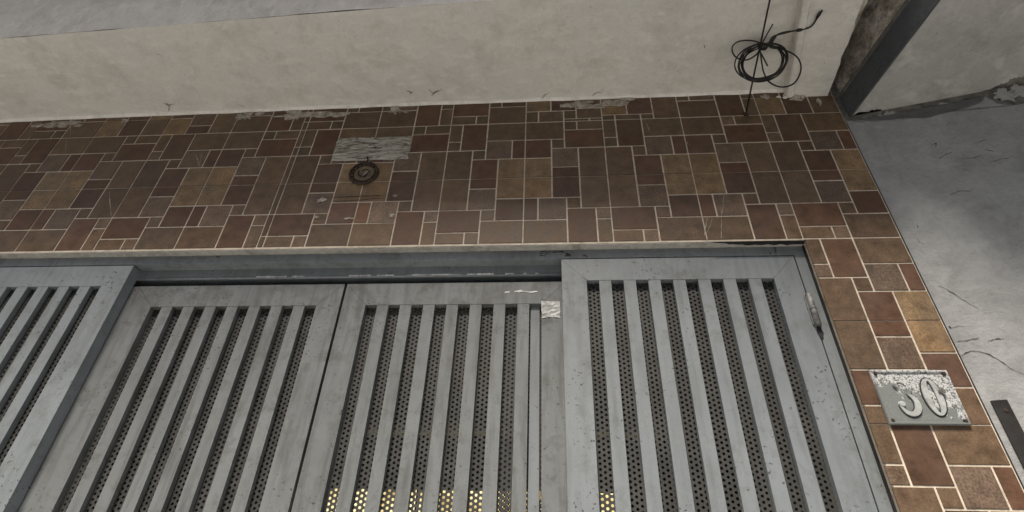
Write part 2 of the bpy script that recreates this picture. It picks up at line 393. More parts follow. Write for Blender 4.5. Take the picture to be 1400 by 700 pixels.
for xa, xb in ((-1.35, -.98), (-.42, -.36), (-.20, .42), (.44, .62), (-2.05, -1.75)):   # hairline crack running along the middle joint
    n_ = int((xb - xa) / .02) + 2; bm = bmesh.new(); prev = None
    for k in range(n_):
        x_ = xa + (xb - xa) * k / (n_ - 1); h_ = .0004 + .0009 * abs(noise.noise((x_ * 25, 3, 1))); z_ = Z0 + .0008 * noise.noise((x_ * 18, 0, 5))
        q = (bm.verts.new((x_, -.0011, z_ - h_)), bm.verts.new((x_, -.0011, z_ + h_)))
        if prev: bm.faces.new((prev[0], prev[1], q[1], q[0]))
        prev = q
    obj('joint_crack', bm, CRACKD, wall)
# cement patch: ridged trowelled rectangle
bm = bmesh.new(); NX, NZ = 60, 40; PX0, PX1, PZ0, PZ1 = -.752, -.449, Z0 + .112, Z0 + .241
grid = []
for k in range(NZ + 1):
    row = []
    for i in range(NX + 1):
        u, v = i / NX, k / NZ
        ez = .007 * noise.noise((u * 6, v * 3, 3)) + .004 * noise.noise((u * 25, v, 3)) if k in (0, NZ) else 0
        ex = .004 * noise.noise((v * 9, 7, u)) if i in (0, NX) else 0
        rg = abs(math.sin(v * 15 + 3.0 * noise.noise((u * 3.2, v * 5, 1)) + 1.2 * noise.noise((u * 11, v * 9, 5)))) ** .7
        edge = min(1, min(i, NX - i, k, NZ - k) / 1.5)
        row.append(bm.verts.new((PX0 + (PX1 - PX0) * u + ex, -.0005 - edge * (.0015 + .0045 * rg), PZ0 + (PZ1 - PZ0) * v + ez)))
    grid.append(row)
for k in range(NZ):
    for i in range(NX): bm.faces.new((grid[k][i], grid[k][i + 1], grid[k + 1][i + 1], grid[k + 1][i]))
tag(obj('cement_patch', bm, CEMENT, wall), 'pale grey rectangle of ridged bare cement')
# rusty outline left by a lost sign
scratch([(436, 271.5), (452, 270.3), (470, 269.3), (488, 268.6), (505, 268), (522, 267.2), (540, 266.6)], .005, RUST, lambda p: atY(p), WN, wall, 'rust_line')
scratch([(458, 276), (470, 275), (490, 274), (510, 272), (528, 271)], .003, RUST, lambda p: atY(p), WN, wall, 'rust_line')

# ------------------------------------------------------------------ rusty medallion
MC = Vector((-.605, 0, Z0 + .040))
med = thing('wall_medallion', 'small rusty round metal ornament hanging on brown tiles under the cement patch', 'ornament', MC)
def ring(bm, r0, r1, y0, y1, n=40, wob=0):
    rows = []
    for k in range(n):
        a = 2 * math.pi * k / n; q = []
        for r_, y in ((r0, y1), (r0 + (r1 - r0) * .25, y0), (r0 + (r1 - r0) * .75, y0), (r1, y1)):
            rr = r_ * (1 + wob * math.sin(a * 16)); q.append(bm.verts.new((MC.x + rr * math.cos(a), y, MC.z + rr * math.sin(a))))
        rows.append(q)
    for k in range(n):
        A, C_ = rows[k], rows[(k + 1) % n]
        for j in range(3): bm.faces.new((A[j], A[j + 1], C_[j + 1], C_[j]))
    return bm
obj('rim', ring(bmesh.new(), .0490, .0575, -.010, -.0005, 64, .012), RUST, med)
obj('inner_rim', ring(bmesh.new(), .0385, .042, -.006, -.0005), RUST, med)
bm = bmesh.new(); bmesh.ops.create_circle(bm, cap_ends=True, segments=40, radius=.05)
for v in bm.verts: v.co = Vector((MC.x + v.co.x, -.003, MC.z + v.co.y))
obj('disc', bm, RUST2, med)
for a0, a1, r0 in ((.3, 2.2, .022), (2.6, 4.4, .024), (4.7, 6.0, .02)):
    bm = tube(bmesh.new(), [(MC.x + r0 * (1 - .3 * k / 9) * math.cos(a0 + (a1 - a0) * k / 9), -.005, MC.z + r0 * (1 - .3 * k / 9) * math.sin(a0 + (a1 - a0) * k / 9)) for k in range(10)], .0025, 6)
    obj('scroll', bm, RUST, med)
for k in range(16):
    a = 2 * math.pi * k / 16; bm = bmesh.new(); bmesh.ops.create_icosphere(bm, subdivisions=1, radius=.0042)
    for v in bm.verts: v.co += Vector((MC.x + .045 * math.cos(a), -.006, MC.z + .045 * math.sin(a)))
    obj('stud', bm, RUST, med)
obj('bright_scratch', prism(bmesh.new(), [(MC.x - .004, -.0062, MC.z - .014), (MC.x, -.0062, MC.z - .016), (MC.x + .018, -.0062, MC.z + .016), (MC.x + .014, -.0062, MC.z + .012)], (0, .002, 0)), SMEAR, med)
obj('hook', tube(bmesh.new(), spline([(MC.x, -.004, MC.z + .058), (MC.x + .003, -.009, MC.z + .068), (MC.x, -.012, MC.z + .078), (MC.x - .003, -.007, MC.z + .084), (MC.x, .001, MC.z + .087)], 5), .0026, 6), RUST, med, True)

# ------------------------------------------------------------------ canopy over the door
def fy(x): return -.434 - .0258 * x                # the front arris of the slab
SZ = Z0 + .437
TOPF = atY((0, 3), fy(-1.9)).z + .06
can = thing('door_canopy', 'cream plastered concrete canopy slab jutting over the tiled wall', 'canopy', (-1, -.2, SZ))
bm = prism(bmesh.new(), [(WX0, .30, SZ + .02), (WX0, fy(WX0) + .012, SZ + .02), (1.196, fy(1.196) + .012, SZ + .02), (1.196, .30, SZ + .02)], (0, 0, TOPF - SZ - .02))
obj('slab', bm, STAINED, can)
def soffit_z(x): return Z0 + .437 + .006 * noise.noise((x * .9, 2, 0)) - (.012 * max(0, (-.8 - x) / 1.6))
bm = bmesh.new(); NX, NY = 150, 20; g = []
RX0 = 1.047
for i in range(NX + 1):
    x = WX0 + (RX0 - WX0) * i / NX; row = []
    for k in range(NY + 1):
        y = fy(x) + (.0 - fy(x) + .004) * k / NY
        z = soffit_z(x) + .003 * noise.noise((x * 4, y * 5, 0)) + .0012 * noise.noise((x * 22, y * 25, 4))
        if k == NY: z -= .006 + .002 * noise.noise((x * 12, 0, 9))
        if k == 0: z += .002 + .0025 * noise.noise((x * 25, 0, 3))
        row.append(bm.verts.new((x, y, z)))
    g.append(row)
for i in range(NX):
    for k in range(NY): bm.faces.new((g[i][k], g[i + 1][k], g[i + 1][k + 1], g[i][k + 1]))
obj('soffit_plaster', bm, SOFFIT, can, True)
bm = bmesh.new(); g = []
for i in range(NX + 1):
    x = WX0 + (1.165 - WX0) * i / NX; row = []
    for k in range(13):
        z = soffit_z(x) + .002 + (TOPF - soffit_z(x) + .004) * k / 12
        y = fy(x) - .001 + .004 * noise.noise((x * 5, z * 6, 2)) + .0025 * noise.noise((x * 16 + z * 9, z * 12, 7))
        row.append(bm.verts.new((x, y, z)))
    g.append(row)
for i in range(NX):
    for k in range(12): bm.faces.new((g[i][k], g[i + 1][k], g[i + 1][k + 1], g[i][k + 1]))
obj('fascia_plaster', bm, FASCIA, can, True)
# the end strip of the soffit hangs lower, with a raised cable chase beside it
ZE = Z0 + .398
a, b, c, d = [atZ(p, ZE) for p in ((1080, 132), (1131, 131.5), (1182, -2), (1106, -2))]
def ext(p, q, y): t = (y - p.y) / (q.y - p.y); return p + (q - p) * t
left = [(ext(a, d, y).x, y) for y in [.004 - .47 * k / 16 for k in range(17)]]
right = [(ext(b, c, y).x, y) for y in [.004 - .47 * k / 16 for k in range(17)]]
rr = random.Random(5)
right = [(x + rr.uniform(-.004, .003), y) for x, y in right]
bm = prism(bmesh.new(), [(x, y, ZE + .01 * noise.noise((y * 6, 1, 1)) * .4) for x, y in left + right[::-1]], (0, 0, .075))
obj('soffit_end_strip', bm, SOFFIT, can)
a, b = atZ((1081, 131), ZE), atZ((1104, 2), ZE)
pts = [a + (b - a) * (k / 20 * 1.02) for k in range(21)]
bm = bmesh.new(); prev = None
for k, p in enumerate(pts):
    wob = .002 * noise.noise((k * .7, 0, 0)); q = [bm.verts.new((p.x + dx + wob, p.y, ZE + dz + wob)) for dx, dz in ((-.016, .05), (-.016, -.001), (-.012, -.006), (.006, -.007), (.011, -.002), (.013, .05))]
    if prev:
        for j in range(5): bm.faces.new((prev[j], prev[j + 1], q[j + 1], q[j]))
    else: bm.faces.new(q)
    prev = q
bm.faces.new(prev[::-1])
obj('cable_chase', bm, SOFFIT, can)
for k in range(9):                                 # crumbs of plaster at the torn end of the chase
    bm = bmesh.new(); bmesh.ops.create_icosphere(bm, subdivisions=2, radius=rr.uniform(.008, .016)); c = atY((rr.uniform(1064, 1098), rr.uniform(127, 133)), -.006)
    s = rr.uniform(0, 9)
    for v in bm.verts: v.co = Vector((v.co.x, v.co.y * .5, v.co.z * .7)) * (1 + .5 * noise.noise(v.co * 90 + Vector((s, 0, 0)))) + c
    obj('plaster_crumb', bm, STAINED if k % 2 else SOFFIT, can)
# white bead of plaster where soffit meets tile
bm = bmesh.new(); prev = None
for k in range(221):
    x = WX0 + (RX0 - .01 - WX0) * k / 220; zz = soffit_z(x) - .006
    hgt = .005 + .003 * noise.noise((x * 9, 3, 3))
    q = [bm.verts.new((x, -.012, zz + .006)), bm.verts.new((x, -.006, zz - hgt * .4)), bm.verts.new((x, -.0008, zz - hgt))]
    if prev:
        for j in range(2): bm.faces.new((prev[j], prev[j + 1], q[j + 1], q[j]))
    prev = q
obj('plaster_bead', bm, FASCIA, can)
def atS(p): return atZ(p, soffit_z(atZ(p, SZ).x) - .002)
for L in (((228, 140), (232, 146), (230, 152)), ((222, 140), (231, 144), (238, 142)), ((324, 142), (334, 146)), ((214, 73), (222, 77)), ((556, 124), (563, 126), (560, 129)), ((586, 122), (592, 127), (604, 122)), ((590, 130), (600, 124)),
          ((735, 143), (744, 131), (752, 126)), ((810, 131), (816, 126), (822, 127)), ((740, 133), (746, 128)), ((962, 60), (964, 66))):
    scratch(rough_line(L, 3, .6, 1), .003, CRACK, atS, Vector((0, 0, -1)), can, 'soffit_scratch')

# ------------------------------------------------------------------ slab added overhead, out of view, to shade canopy and tiles
ub = thing('added_shade_slab', 'plastered slab added out of view above the canopy to shade it', 'balcony', (-1, -.4, 4.15))
obj('slab', B(-4.5, 1.3, -1.0, .32, 4.15, 4.30), FASCIA, ub, bevel=.006)
obj('upper_wall', B(-4.5, 1.19, .08, .32, TOPF + .02, 4.149), FASCIA, ub)
obj('shade_slab_upstand', B(-4.5, 1.3, -1.0, -.9, 4.301, 5.2), FASCIA, ub, bevel=.006)
# ------------------------------------------------------------------ house shape added unseen behind the camera to block low sky
oh = thing('added_sky_blocker', 'plain two storey house shape added unseen across the lane to block low sky', 'house', (0, -9, 0))
obj('wall', B(-14, 14, -11, -7.5, 0, 6.0), NWALL, oh)
obj('roof', prism(bmesh.new(), [(-14.3, -7.2, 6.0), (-14.3, -11.3, 6.0), (-14.3, -9.2, 7.2)], (28.6, 0, 0)), STAINED, oh)
for k in range(9):
    for zz in (.9, 3.9):
        x = -12 + 3 * k; q = obj('window', B(x - .55, x + .55, -7.51, -7.44, zz, zz + 1.4), FASCIA, oh); 
        p_ = obj('pane', B(x - .46, x + .46, -7.445, -7.43, zz + .09, zz + 1.31), BLACKI); p_.parent = q; p_.matrix_parent_inverse = Matrix.Translation(-oh.location) if False else Matrix()
# ------------------------------------------------------------------ neighbouring house front
nb = thing('neighbour_wall', 'plain grey cement rendered wall with cracks beside the tiled pilaster', 'wall', N0 + ND * .8)
nz = atN((1166, 160)).z
def np_(s, z, out=0.): return N0 + ND * s + NN * out + Vector((0, 0, z))
bm = prism(bmesh.new(), [np_(-.0, -.02, -.007), np_(3.2, -.02, -.007), np_(3.2, nz + .7, -.007), np_(0, nz + .7, -.007)], -NN * .3)
obj('masonry', bm, DARKCON, nb)
low = rough_line([(1160, 166), (1177, 167), (1195, 165), (1216, 164.5), (1232, 163), (1266, 161), (1280, 154), (1308, 149), (1325, 146), (1338, 143), (1347, 132), (1362, 140), (1382, 143), (1402, 141)], 6, 1.9, 4)
lp = [atN(p) for p in low]
ls = [((p - N0).dot(ND), p.z) for p in lp]
ls[0] = (.0075, ls[0][1]); ls = [q for q in ls if q[0] >= .0075]
poly = [(.0075, -.02)] + ls + [(3.2, ls[-1][1] - .02), (3.2, -.02)]
bm = prism(bmesh.new(), [np_(s, z, 0) for s, z in poly], -NN * .0062)
bmesh.ops.triangulate(bm, faces=[f for f in bm.faces if len(f.verts) > 4])
obj('lower_render', bm, NWALL, nb)
for L, wd in (((( 1310, 490), (1318, 484), (1326, 480), (1345, 482), (1358, 488), (1372, 496), (1381, 504), (1401, 512)), .006), (((1282, 391), (1291, 394), (1301, 400), (1313, 408), (1326, 416), (1338, 422)), .0045),
              (((1309, 467), (1322, 466), (1338, 462)), .004), (((1350, 467), (1360, 464), (1372, 463)), .006), (((1300, 449), (1310, 446), (1320, 447)), .003), (((1297, 446), (1300, 449)), .008),
              (((1284, 217), (1292, 212), (1301, 208)), .008), (((1322, 217), (1332, 216), (1342, 212)), .006), (((1352, 223), (1364, 219), (1380, 216)), .006), (((1298, 351), (1302, 358), (1310, 362)), .0), (((1253, 324), (1257, 332), (1264, 334)), .004), (((1254, 307), (1255, 312)), .006),
              (((1345, 205), (1359, 207)), .006), (((1332, 196), (1348, 191)), .005), (((1300, 266), (1310, 262), (1330, 261)), .006), (((1272, 199), (1280, 196), (1279, 201)), .006)):
    if wd: scratch(rough_line(L, 4, .6, 2), wd * .5, CRACK, atN, NN, nb, 'crack')
for px_, py_, w_, h_ in ((1216, 156, 9, 4), (1232, 157, 14, 4), (1204, 160, 6, 4), (1300, 146, 12, 7), (1320, 140, 7, 3), (1286, 150, 6, 3), (1375, 128, 16, 9), (1393, 124, 12, 8)):
    c_ = atN((px_, py_)); k_ = atN((px_ + w_, py_)); sx_ = (c_ - N0).dot(ND); ws_ = (k_ - N0).dot(ND) - sx_; hs_ = abs(atN((px_, py_ + h_)).z - c_.z)
    if c_.z + hs_ < nz + .016: obj('render_island', prism(bmesh.new(), [np_(a_, b_, -.001) for a_, b_ in blob(rr, sx_, c_.z, ws_, hs_, 24, .5)], -NN * .0052), NSOFF, nb)
# the neighbour's lower soffit and the blue-grey side of its slab
ZS = nz + .012
nc = thing('neighbour_canopy', 'grey rendered underside of the lower slab beside the canopy', 'canopy', N0 + ND * .8 + Vector((0, 0, ZS)))
e0, e1 = atZ((1168, 152), ZS), atZ((1283.6, 0), ZS)
dir_ = (e1 - e0).normalized(); far = e0 + dir_ * .56; near0 = e0 - dir_ * .06
up = rough_line([(1166, 156), (1188, 152), (1204, 148), (1209, 155), (1232, 152), (1262, 147), (1275, 143), (1300, 135), (1338, 128), (1366, 117), (1384, 108), (1402, 104)], 6, 1.7, 8)
us = [atZ(p, ZS) for p in up]
core = [(near0.x, near0.y), (far.x, far.y), (3.6, far.y - .25), (3.6, .2), (1.3, .2)]
bm = prism(bmesh.new(), [(x, y, ZS + .006) for x, y in core], (0, 0, .13)); obj('slab', bm, DARKCON, nc)
poly = [Vector((e0.x + .004, e0.y, ZS)), Vector((far.x + .004, far.y, ZS)), Vector((3.6, far.y - .25, ZS)), Vector((3.6, us[-1].y - .5, ZS))] + us[::-1]
bm = prism(bmesh.new(), poly, (0, 0, .0052)); bmesh.ops.triangulate(bm, faces=[f for f in bm.faces if len(f.verts) > 4])
obj('soffit_render', bm, NSOFF, nc)
# side face: from the soffit edge up to where the stained concrete starts
s0, s1 = atX((1143, 131), e0.x - .012), None
hgt = .112
A0, A1 = Vector((near0.x - .004, near0.y, ZS - .003)), Vector((far.x - .004, far.y, ZS - .003))
bm = prism(bmesh.new(), [A0, A1, A1 + Vector((0, 0, hgt)), A0 + Vector((0, 0, hgt))], (.0075, 0, 0))
obj('side_face', bm, BLUEGREY, nc, bevel=.001)
# stained party wall above it
pw = thing('party_wall_stub', 'mould stained rough concrete strip between the two canopy slabs', 'wall', (1.3, -.2, ZS + .16))
bm = bmesh.new(); g = []
for i in range(41):
    y = .02 - .9 * i / 40; row = []
    for k in range(15):
        z = ZS + hgt + .0 + .75 * k / 14
        xb = A0.x + (y - A0.y) / (A1.y - A0.y) * (A1.x - A0.x)
        row.append(bm.verts.new((max(1.2, xb) + .008 + .014 * noise.noise((y * 9, z * 9, 1)) + .006 * noise.noise((y * 30, z * 30, 2)), y, z)))
    g.append(row)
for i in range(40):
    for k in range(14): bm.faces.new((g[i][k], g[i + 1][k], g[i + 1][k + 1], g[i][k + 1]))
bm2 = bm
obj('rough_face', bm2, STAINED, pw, True)
obj('core', prism(bmesh.new(), [(1.245, .05, ZS + hgt + .002), (1.245, .0, ZS + hgt + .002), (1.42, -.88, ZS + hgt + .002), (1.9, -.88, ZS + hgt + .002), (1.9, .05, ZS + hgt + .002)], (0, 0, .74)), STAINED, pw)

# black iron bar on the neighbour's wall
p = [atN(q, .005) for q in ((1354.5, 548), (1376, 545.5))]
bs0, bs1 = [(q - N0).dot(ND) for q in p]; bt = p[0].z
ib = thing('iron_bar', 'black flat iron bar screwed upright to the grey rendered wall', 'bar', np_((bs0 + bs1) / 2, bt - .75))
bm = prism(bmesh.new(), [np_(bs0, bt, .0005), np_(bs1, bt, .0005), np_(bs1, bt - .75, .0005), np_(bs0, bt - .75, .0005)], NN * .006)
obj('bar', bm, BLACKI, ib, bevel=.0008)
for dz in (.028, .70):
    c = np_(bs0 + (bs1 - bs0) * .62, bt - dz, .0066); bm = bmesh.new(); bmesh.ops.create_cone(bm, cap_ends=True, segments=14, radius1=.006, radius2=.004, depth=.003)
    bm.transform(Matrix.Translation(c) @ NN.to_track_quat('Z', 'Y').to_matrix().to_4x4()); obj('screw', bm, RUST, ib)

# ------------------------------------------------------------------ gate frame
FY, RY = .030, .073                               # front and rear leaf planes
fr = thing('steel_gateway', 'grey painted steel gateway surround with sliding track under the tiles', 'gateway', (-.62, .08, 0))
FT = LINT - .0045
obj('lintel_plaster', B(DX0 + .001, DX1 - .001, .0035, .16, LINT - .0035, LINT - .0006), mat_plaster('dirty_lintel_plaster', (.40, .395, .37), (.32, .315, .295), (.14, .13, .115), (.46, .455, .43), 1., (8, 8, 8)), wall); HB = Z0 - .3425
obj('head', B(DX0 + .004, DX1 - .005, FY, .165, HB, FT), PAINTD, fr, bevel=.0015)
obj('jamb', B(.8705, DX1 - .005, FY + .0005, .165, .0, HB - .0005), PAINTD, fr, bevel=.0015)
obj('jamb', B(DX0 + .004, -2.110, FY + .0005, .165, .0, HB - .0005), PAINTD, fr, bevel=.0015)
obj('track', B(-2.108, .869, RY - .004, .150, HB - .030, HB - .0005), PAINT, fr, bevel=.0012)
bm = tube(bmesh.new(), [(-2.1, RY + .001, HB - .034), (.866, RY + .001, HB - .034)], .0055, 10); obj('track_rail', bm, PAINT, fr, True)
rw = random.Random(21)
for a0, a1 in ((-.93, -.82), (-.80, -.755), (-.60, -.52), (-.50, -.44), (-.40, -.21), (-.19, -.10), (-.06, -.03), (.0, .012), (.04, .05)):  # broken pale strips along the lower edge of the track
    n = 14; bm = bmesh.new(); prev = None
    for k in range(n + 1):
        x = a0 + (a1 - a0) * k / n; h = .0032 * (.3 + rw.random())
        q = [bm.verts.new((x, RY - .0050, HB - .0335 + h)), bm.verts.new((x, RY - .0054, HB - .0335 - h))]
        if prev: bm.faces.new((prev[0], prev[1], q[1], q[0]))
        prev = q
    obj('pale_edge', bm, PALEMARK, fr)
obj('gap_glow_blocker', B(-2.108, .869, .122, .149, HB - .14, HB - .0305), BLACKI, fr)  # added box blocking hall glow in the gap above the leaves
rz_ = random.Random(31)
for px_, py_, w_, h_ in ((750, 345, 26, 4), (742, 349, 10, 4), (777, 349, 12, 6), (765, 344, 20, 3), (800, 350, 7, 4), (1052, 346, 6, 4), (1060, 341, 4, 8), (298, 351, 4, 3)):
    c_ = atY((px_, py_), FY); a_ = atY((px_ + w_ / 2, py_), FY); b_ = atY((px_, py_ + h_ / 2), FY)
    if c_.z + (c_.z - b_.z) < FT + .004:
        for q in range(5):
            ex_, ez_ = rz_.uniform(-.8, .8) * (a_.x - c_.x), rz_.uniform(-.8, .8) * (c_.z - b_.z)
            flat_patch('rust_stain', blob(rz_, c_.x + ex_, min(c_.z + ez_, FT - .004), (a_.x - c_.x) * rz_.uniform(.12, .4), (c_.z - b_.z) * rz_.uniform(.15, .45), 14, .6), FY - .0006 - .0001 * q, .001, RUST, fr)
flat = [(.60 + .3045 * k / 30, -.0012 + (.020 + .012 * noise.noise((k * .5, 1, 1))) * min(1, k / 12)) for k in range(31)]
bm = prism(bmesh.new(), [(x_, y_, LINT - .0044) for x_, y_ in flat] + [(.9045, -.0012, LINT - .0044), (.60, -.0014, LINT - .0044)], (0, 0, .0006)); obj('painted_soffit_shade', bm, BLACKI, wall)  # dark patch that paints the shade in the lintel's right corner
# dark strip filling the gap down the right reveal
obj('reveal_strip', B(DX1 - .0045, DX1 - .0012, .022, .10, .0, LINT - .005), BLACKI, fr)

# ------------------------------------------------------------------ leaves
LW, S0, PITCH, SLOT = .739, .079, .0772, .0392
SD = .021                                          # sheet lies this far behind the leaf face
def sheet_mesh(h):
    dx, dy, r = .0124, .0146, .0038
    ncol = int((LW - .09) / dx); nrow = int(h / dy)
    V, F = [], []
    for i in range(ncol):
        for j in range(nrow):
            cx = .045 + (i + .5) * dx; cz = -(j + .5 + (.5 if i % 2 else 0)) * dy
            b = []
            for ux, uz in ((1, 0), (1, .5), (1, 1), (.35, 1), (-.35, 1), (-1, 1), (-1, .5), (-1, 0), (-1, -.5), (-1, -1), (-.35, -1), (.35, -1), (1, -1), (1, -.5)):
                b.append((ux * dx / 2, uz * dy / 2))
            n = len(b); s = len(V)
            for ux, uz in b: V.append((cx + ux, 0, cz + uz))
            for k in range(n):
                a = math.atan2(b[k][1], b[k][0]); V.append((cx + r * math.cos(a), 0, cz + r * math.sin(a)))
            for k in range(n): q = (k + 1) % n; F.append((s + k, s + q, s + n + q, s + n + k))
    me = bpy.data.meshes.new('perforated_sheet'); me.from_pydata(V, [], F); me.materials.append(SHEET); return me
SHEETME = sheet_mesh(2.42)
def leaf(label, x, y, top, group, name='gate_leaf', paint=None):
    paint = paint or PAINT
    t = thing(name, label, 'gate leaf', (x, y, .03), group)
    H = top - .03; T = .040; RAIL = .083; SW = S0; SR = LW - (S0 + 7 * PITCH + SLOT); g = .0004
    def add(nm, bm, bev=.0016):
        o = obj(nm, bm, paint, None, bevel=bev); o.parent = t; return o
    # mitred stiles and rails (front polygon extruded backwards)
    add('stile', prism(bmesh.new(), [(0, 0, 0), (0, 0, H), (SW - g, 0, H - RAIL - g), (SW - g, 0, RAIL + g)], (0, T, 0)))
    add('stile', prism(bmesh.new(), [(LW, 0, 0), (LW - SR + g, 0, RAIL + g), (LW - SR + g, 0, H - RAIL - g), (LW, 0, H)], (0, T, 0)))
    add('rail', prism(bmesh.new(), [(g * 2, 0, H), (LW - g * 2, 0, H), (LW - SR - g, 0, H - RAIL), (SW + g, 0, H - RAIL)], (0, T, 0)))
    add('rail', prism(bmesh.new(), [(g * 2, 0, 0), (SW + g, 0, RAIL), (LW - SR - g, 0, RAIL), (LW - g * 2, 0, 0)], (0, T, 0)))
    for i in range(7):
        a = S0 + i * PITCH + SLOT
        add('slat', B(a, a + PITCH - SLOT, .001, SD - .002, RAIL - .004, H - RAIL + .004))
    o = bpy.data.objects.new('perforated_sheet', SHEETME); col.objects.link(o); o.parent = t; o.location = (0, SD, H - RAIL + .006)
    return t
G = 'grey slatted gate leaves'
l4 = leaf('grey slatted gate leaf with weld-on hinge, next to the tiled pilaster with number plate', .1275, FY, Z0 - .3475, G)
l3 = leaf('recessed grey slatted gate leaf with silver tape patch on its corner', -.598, RY, Z0 - .4065, G, paint=PAINTR)
l2 = leaf('recessed grey slatted gate leaf without tape, next to the taped leaf', -1.346, RY, Z0 - .4065, G, paint=PAINTR)
l1 = leaf('front grey slatted gate leaf overlapping the recessed leaf that has no tape', -2.105, FY, Z0 - .3475, G)
o = obj('overlap_strip', B(-.085, -.0006, .0005, .038, 0, Z0 - .4065 - .03), PAINTR, None, bevel=.0012); o.parent = l2
def onleaf(t, o):
    o.parent = t; o.matrix_parent_inverse = Matrix.Translation(-t.location); return o
# hinge on the outer leaf
hx, hz0, hz1 = .8685, Z0 - .600, Z0 - .497
bm = tube(bmesh.new(), [(hx, FY - .008, hz0 - .004), (hx, FY - .008, hz0), (hx, FY - .008, hz1), (hx, FY - .008, hz1 + .004)], [.006, .0095, .0095, .006], 14)
hg = onleaf(l4, obj('hinge', bm, mat_simple('speckled_hinge_steel', (.16, .165, .165), .5, .3, 190, .9, .75), None, True))
o = obj('weld', B(hx - .012, hx + .012, FY - .005, FY + .003, hz0 + .004, hz1 - .004), PAINTD, None, bevel=.002); o.parent = hg; o.matrix_parent_inverse = Matrix.Translation(-l4.location) if False else Matrix()
bm = tube(bmesh.new(), [(hx, FY - .008, (hz0 + hz1) / 2 - .0012), (hx, FY - .008, (hz0 + hz1) / 2 + .0012)], .0101, 14); o = obj('knuckle_gap', bm, BLACKI); o.parent = hg
flat = blob(random.Random(8), hx + .002, hz0 - .022, .007, .024, 22, .4)
o = onleaf(l4, flat_patch('grease_stain', flat, FY - .0012, .0025, BLACKI, None))
# silver tape, worn scratches and edge strip on the taped leaf
c = atY((753, 423), RY)
bm = bmesh.new(); g = []
for i in range(9):
    row = []
    for k in range(9):
        u, v = i / 8 - .5, k / 8 - .5
        row.append(bm.verts.new((c.x + u * .060 + .003 * noise.noise((v * 3, u, 1)), RY - .0012 - .003 * abs(noise.noise((u * 6, v * 6, 2))), c.z + v * .062 + .004 * noise.noise((u * 3, v, 6)))))
    g.append(row)
for i in range(8):
    for k in range(8): bm.faces.new((g[i][k], g[i + 1][k], g[i + 1][k + 1], g[i][k + 1]))
onleaf(l3, obj('tape_patch', bm, SILVER, None))
for L in (((703, 399), (712, 398), (722, 399.5), (735, 398.5)), ((690, 400), (697, 399))):
    onleaf(l3, scratch(rough_line(L, 3, .4, 2), .007, PALEMARK, lambda p: atY(p, RY), WN, None, 'worn_scratch'))
xe = .022
onleaf(l3, obj('cover_strip', B(.026, .0545, RY + .0125, RY + .0165, .10, Z0 - .484), PAINT, None, bevel=.0008))
onleaf(l3, obj('latch_plate', B(.0555, .0595, RY - .0006, RY + .003, atY((739, 683), RY).z, atY((739, 671), RY).z), mat_simple('brass', (.55, .40, .16), .3, .8), None))
# spare sheet overlapping behind one slot
o = bpy.data.objects.new('perforated_overlap', SHEETME); col.objects.link(o); o.parent = l3
o.location = (.5, SD + .010, Z0 - .4065 - .03 - .083 - .004); o.scale = (.30, 1, 1)

# ------------------------------------------------------------------ dim room behind the gate with a lit window
room = thing('entrance_hall', 'dark entrance hall seen through the perforated gate sheets', 'room', (-.6, 1.6, 0))
obj('lintel_glow_blocker', B(DX0 + .01, DX1 - .012, .168, .33, LINT - .02, LINT - .002), DARKROOM, room)  # added dark box hiding the lintel underside that the window lights
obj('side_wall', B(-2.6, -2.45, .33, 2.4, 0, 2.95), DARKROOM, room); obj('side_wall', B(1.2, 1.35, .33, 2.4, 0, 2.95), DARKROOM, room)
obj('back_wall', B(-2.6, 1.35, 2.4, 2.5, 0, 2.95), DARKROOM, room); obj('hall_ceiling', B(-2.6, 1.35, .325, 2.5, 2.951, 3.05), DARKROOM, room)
wy = 2.38
wl, wr = atY((436, 700), wy).x, atY((846, 700), wy).x; wt = atY((640, 669), wy).z
win = thing('lit_window', 'warm yellow lit window glowing through the gate holes', 'window', ((wl + wr) / 2, wy, wt - 1.0))
npn = 6
for k in range(npn):
    a = wl + (wr - wl) * k / npn; obj('pane', B(a + .012, a + (wr - wl) / npn - .012, wy, wy + .008, wt - 1.0, wt - .01), GLOW, win)
for k in range(npn + 1):
    a = wl + (wr - wl) * k / npn; obj('mullion', B(a - .012, a + .012, wy - .02, wy + .012, wt - 1.02, wt + .01), DARKROOM, win)
bz = atY((830, 588), 1.2).z
hb = thing('hall_beam', 'pale beam crossing the dark hall behind the gate', 'beam', (-.6, 1.2, bz))
obj('beam', B(-.9, .6, 1.2, 1.26, bz - .012, bz + .02), GLOWDIM, hb)

# ------------------------------------------------------------------ house number plate
PC = Vector((1.0455, 0, Z0 - .8285)); PW, PH = .197, .149
pl = thing('number_plate', 'weathered metal house number plate reading 30 with flaking white paint', 'number plate', PC)
def RX(u, v, y): return (PC.x + u, y, PC.z + v)
def ringplate(bm, w0, h0, w1, h1, y0, y1):
    rows = []
    for (w_, h_, y) in ((w0, h0, -.0005), (w0, h0, y1), (w0 - .004, h0 - .004, y0), (w1 + .004, h1 + .004, y0), (w1, h1, y1 + .0006)):
        rows.append([bm.verts.new(RX(sx * w_ / 2, sz * h_ / 2, y)) for sx, sz in ((-1, -1), (1, -1), (1, 1), (-1, 1))])
    for a_, b_ in zip(rows, rows[1:]):
        for k in range(4): bm.faces.new((a_[k], a_[(k + 1) % 4], b_[(k + 1) % 4], b_[k]))
    return bm
bm = bmesh.new(); g = []
for i in range(49):
    row = []
    for k in range(37):
        u, v = (i / 48 - .5) * (PW - .004), (k / 36 - .5) * (PH - .004)
        row.append(bm.verts.new(RX(u, v, -.0042 + .0004 * noise.noise((u * 60, v * 60, 0)))))
    g.append(row)
for i in range(48):
    for k in range(36): bm.faces.new((g[i][k], g[i + 1][k], g[i + 1][k + 1], g[i][k + 1]))
obj('plate', bm, PLATE, pl)
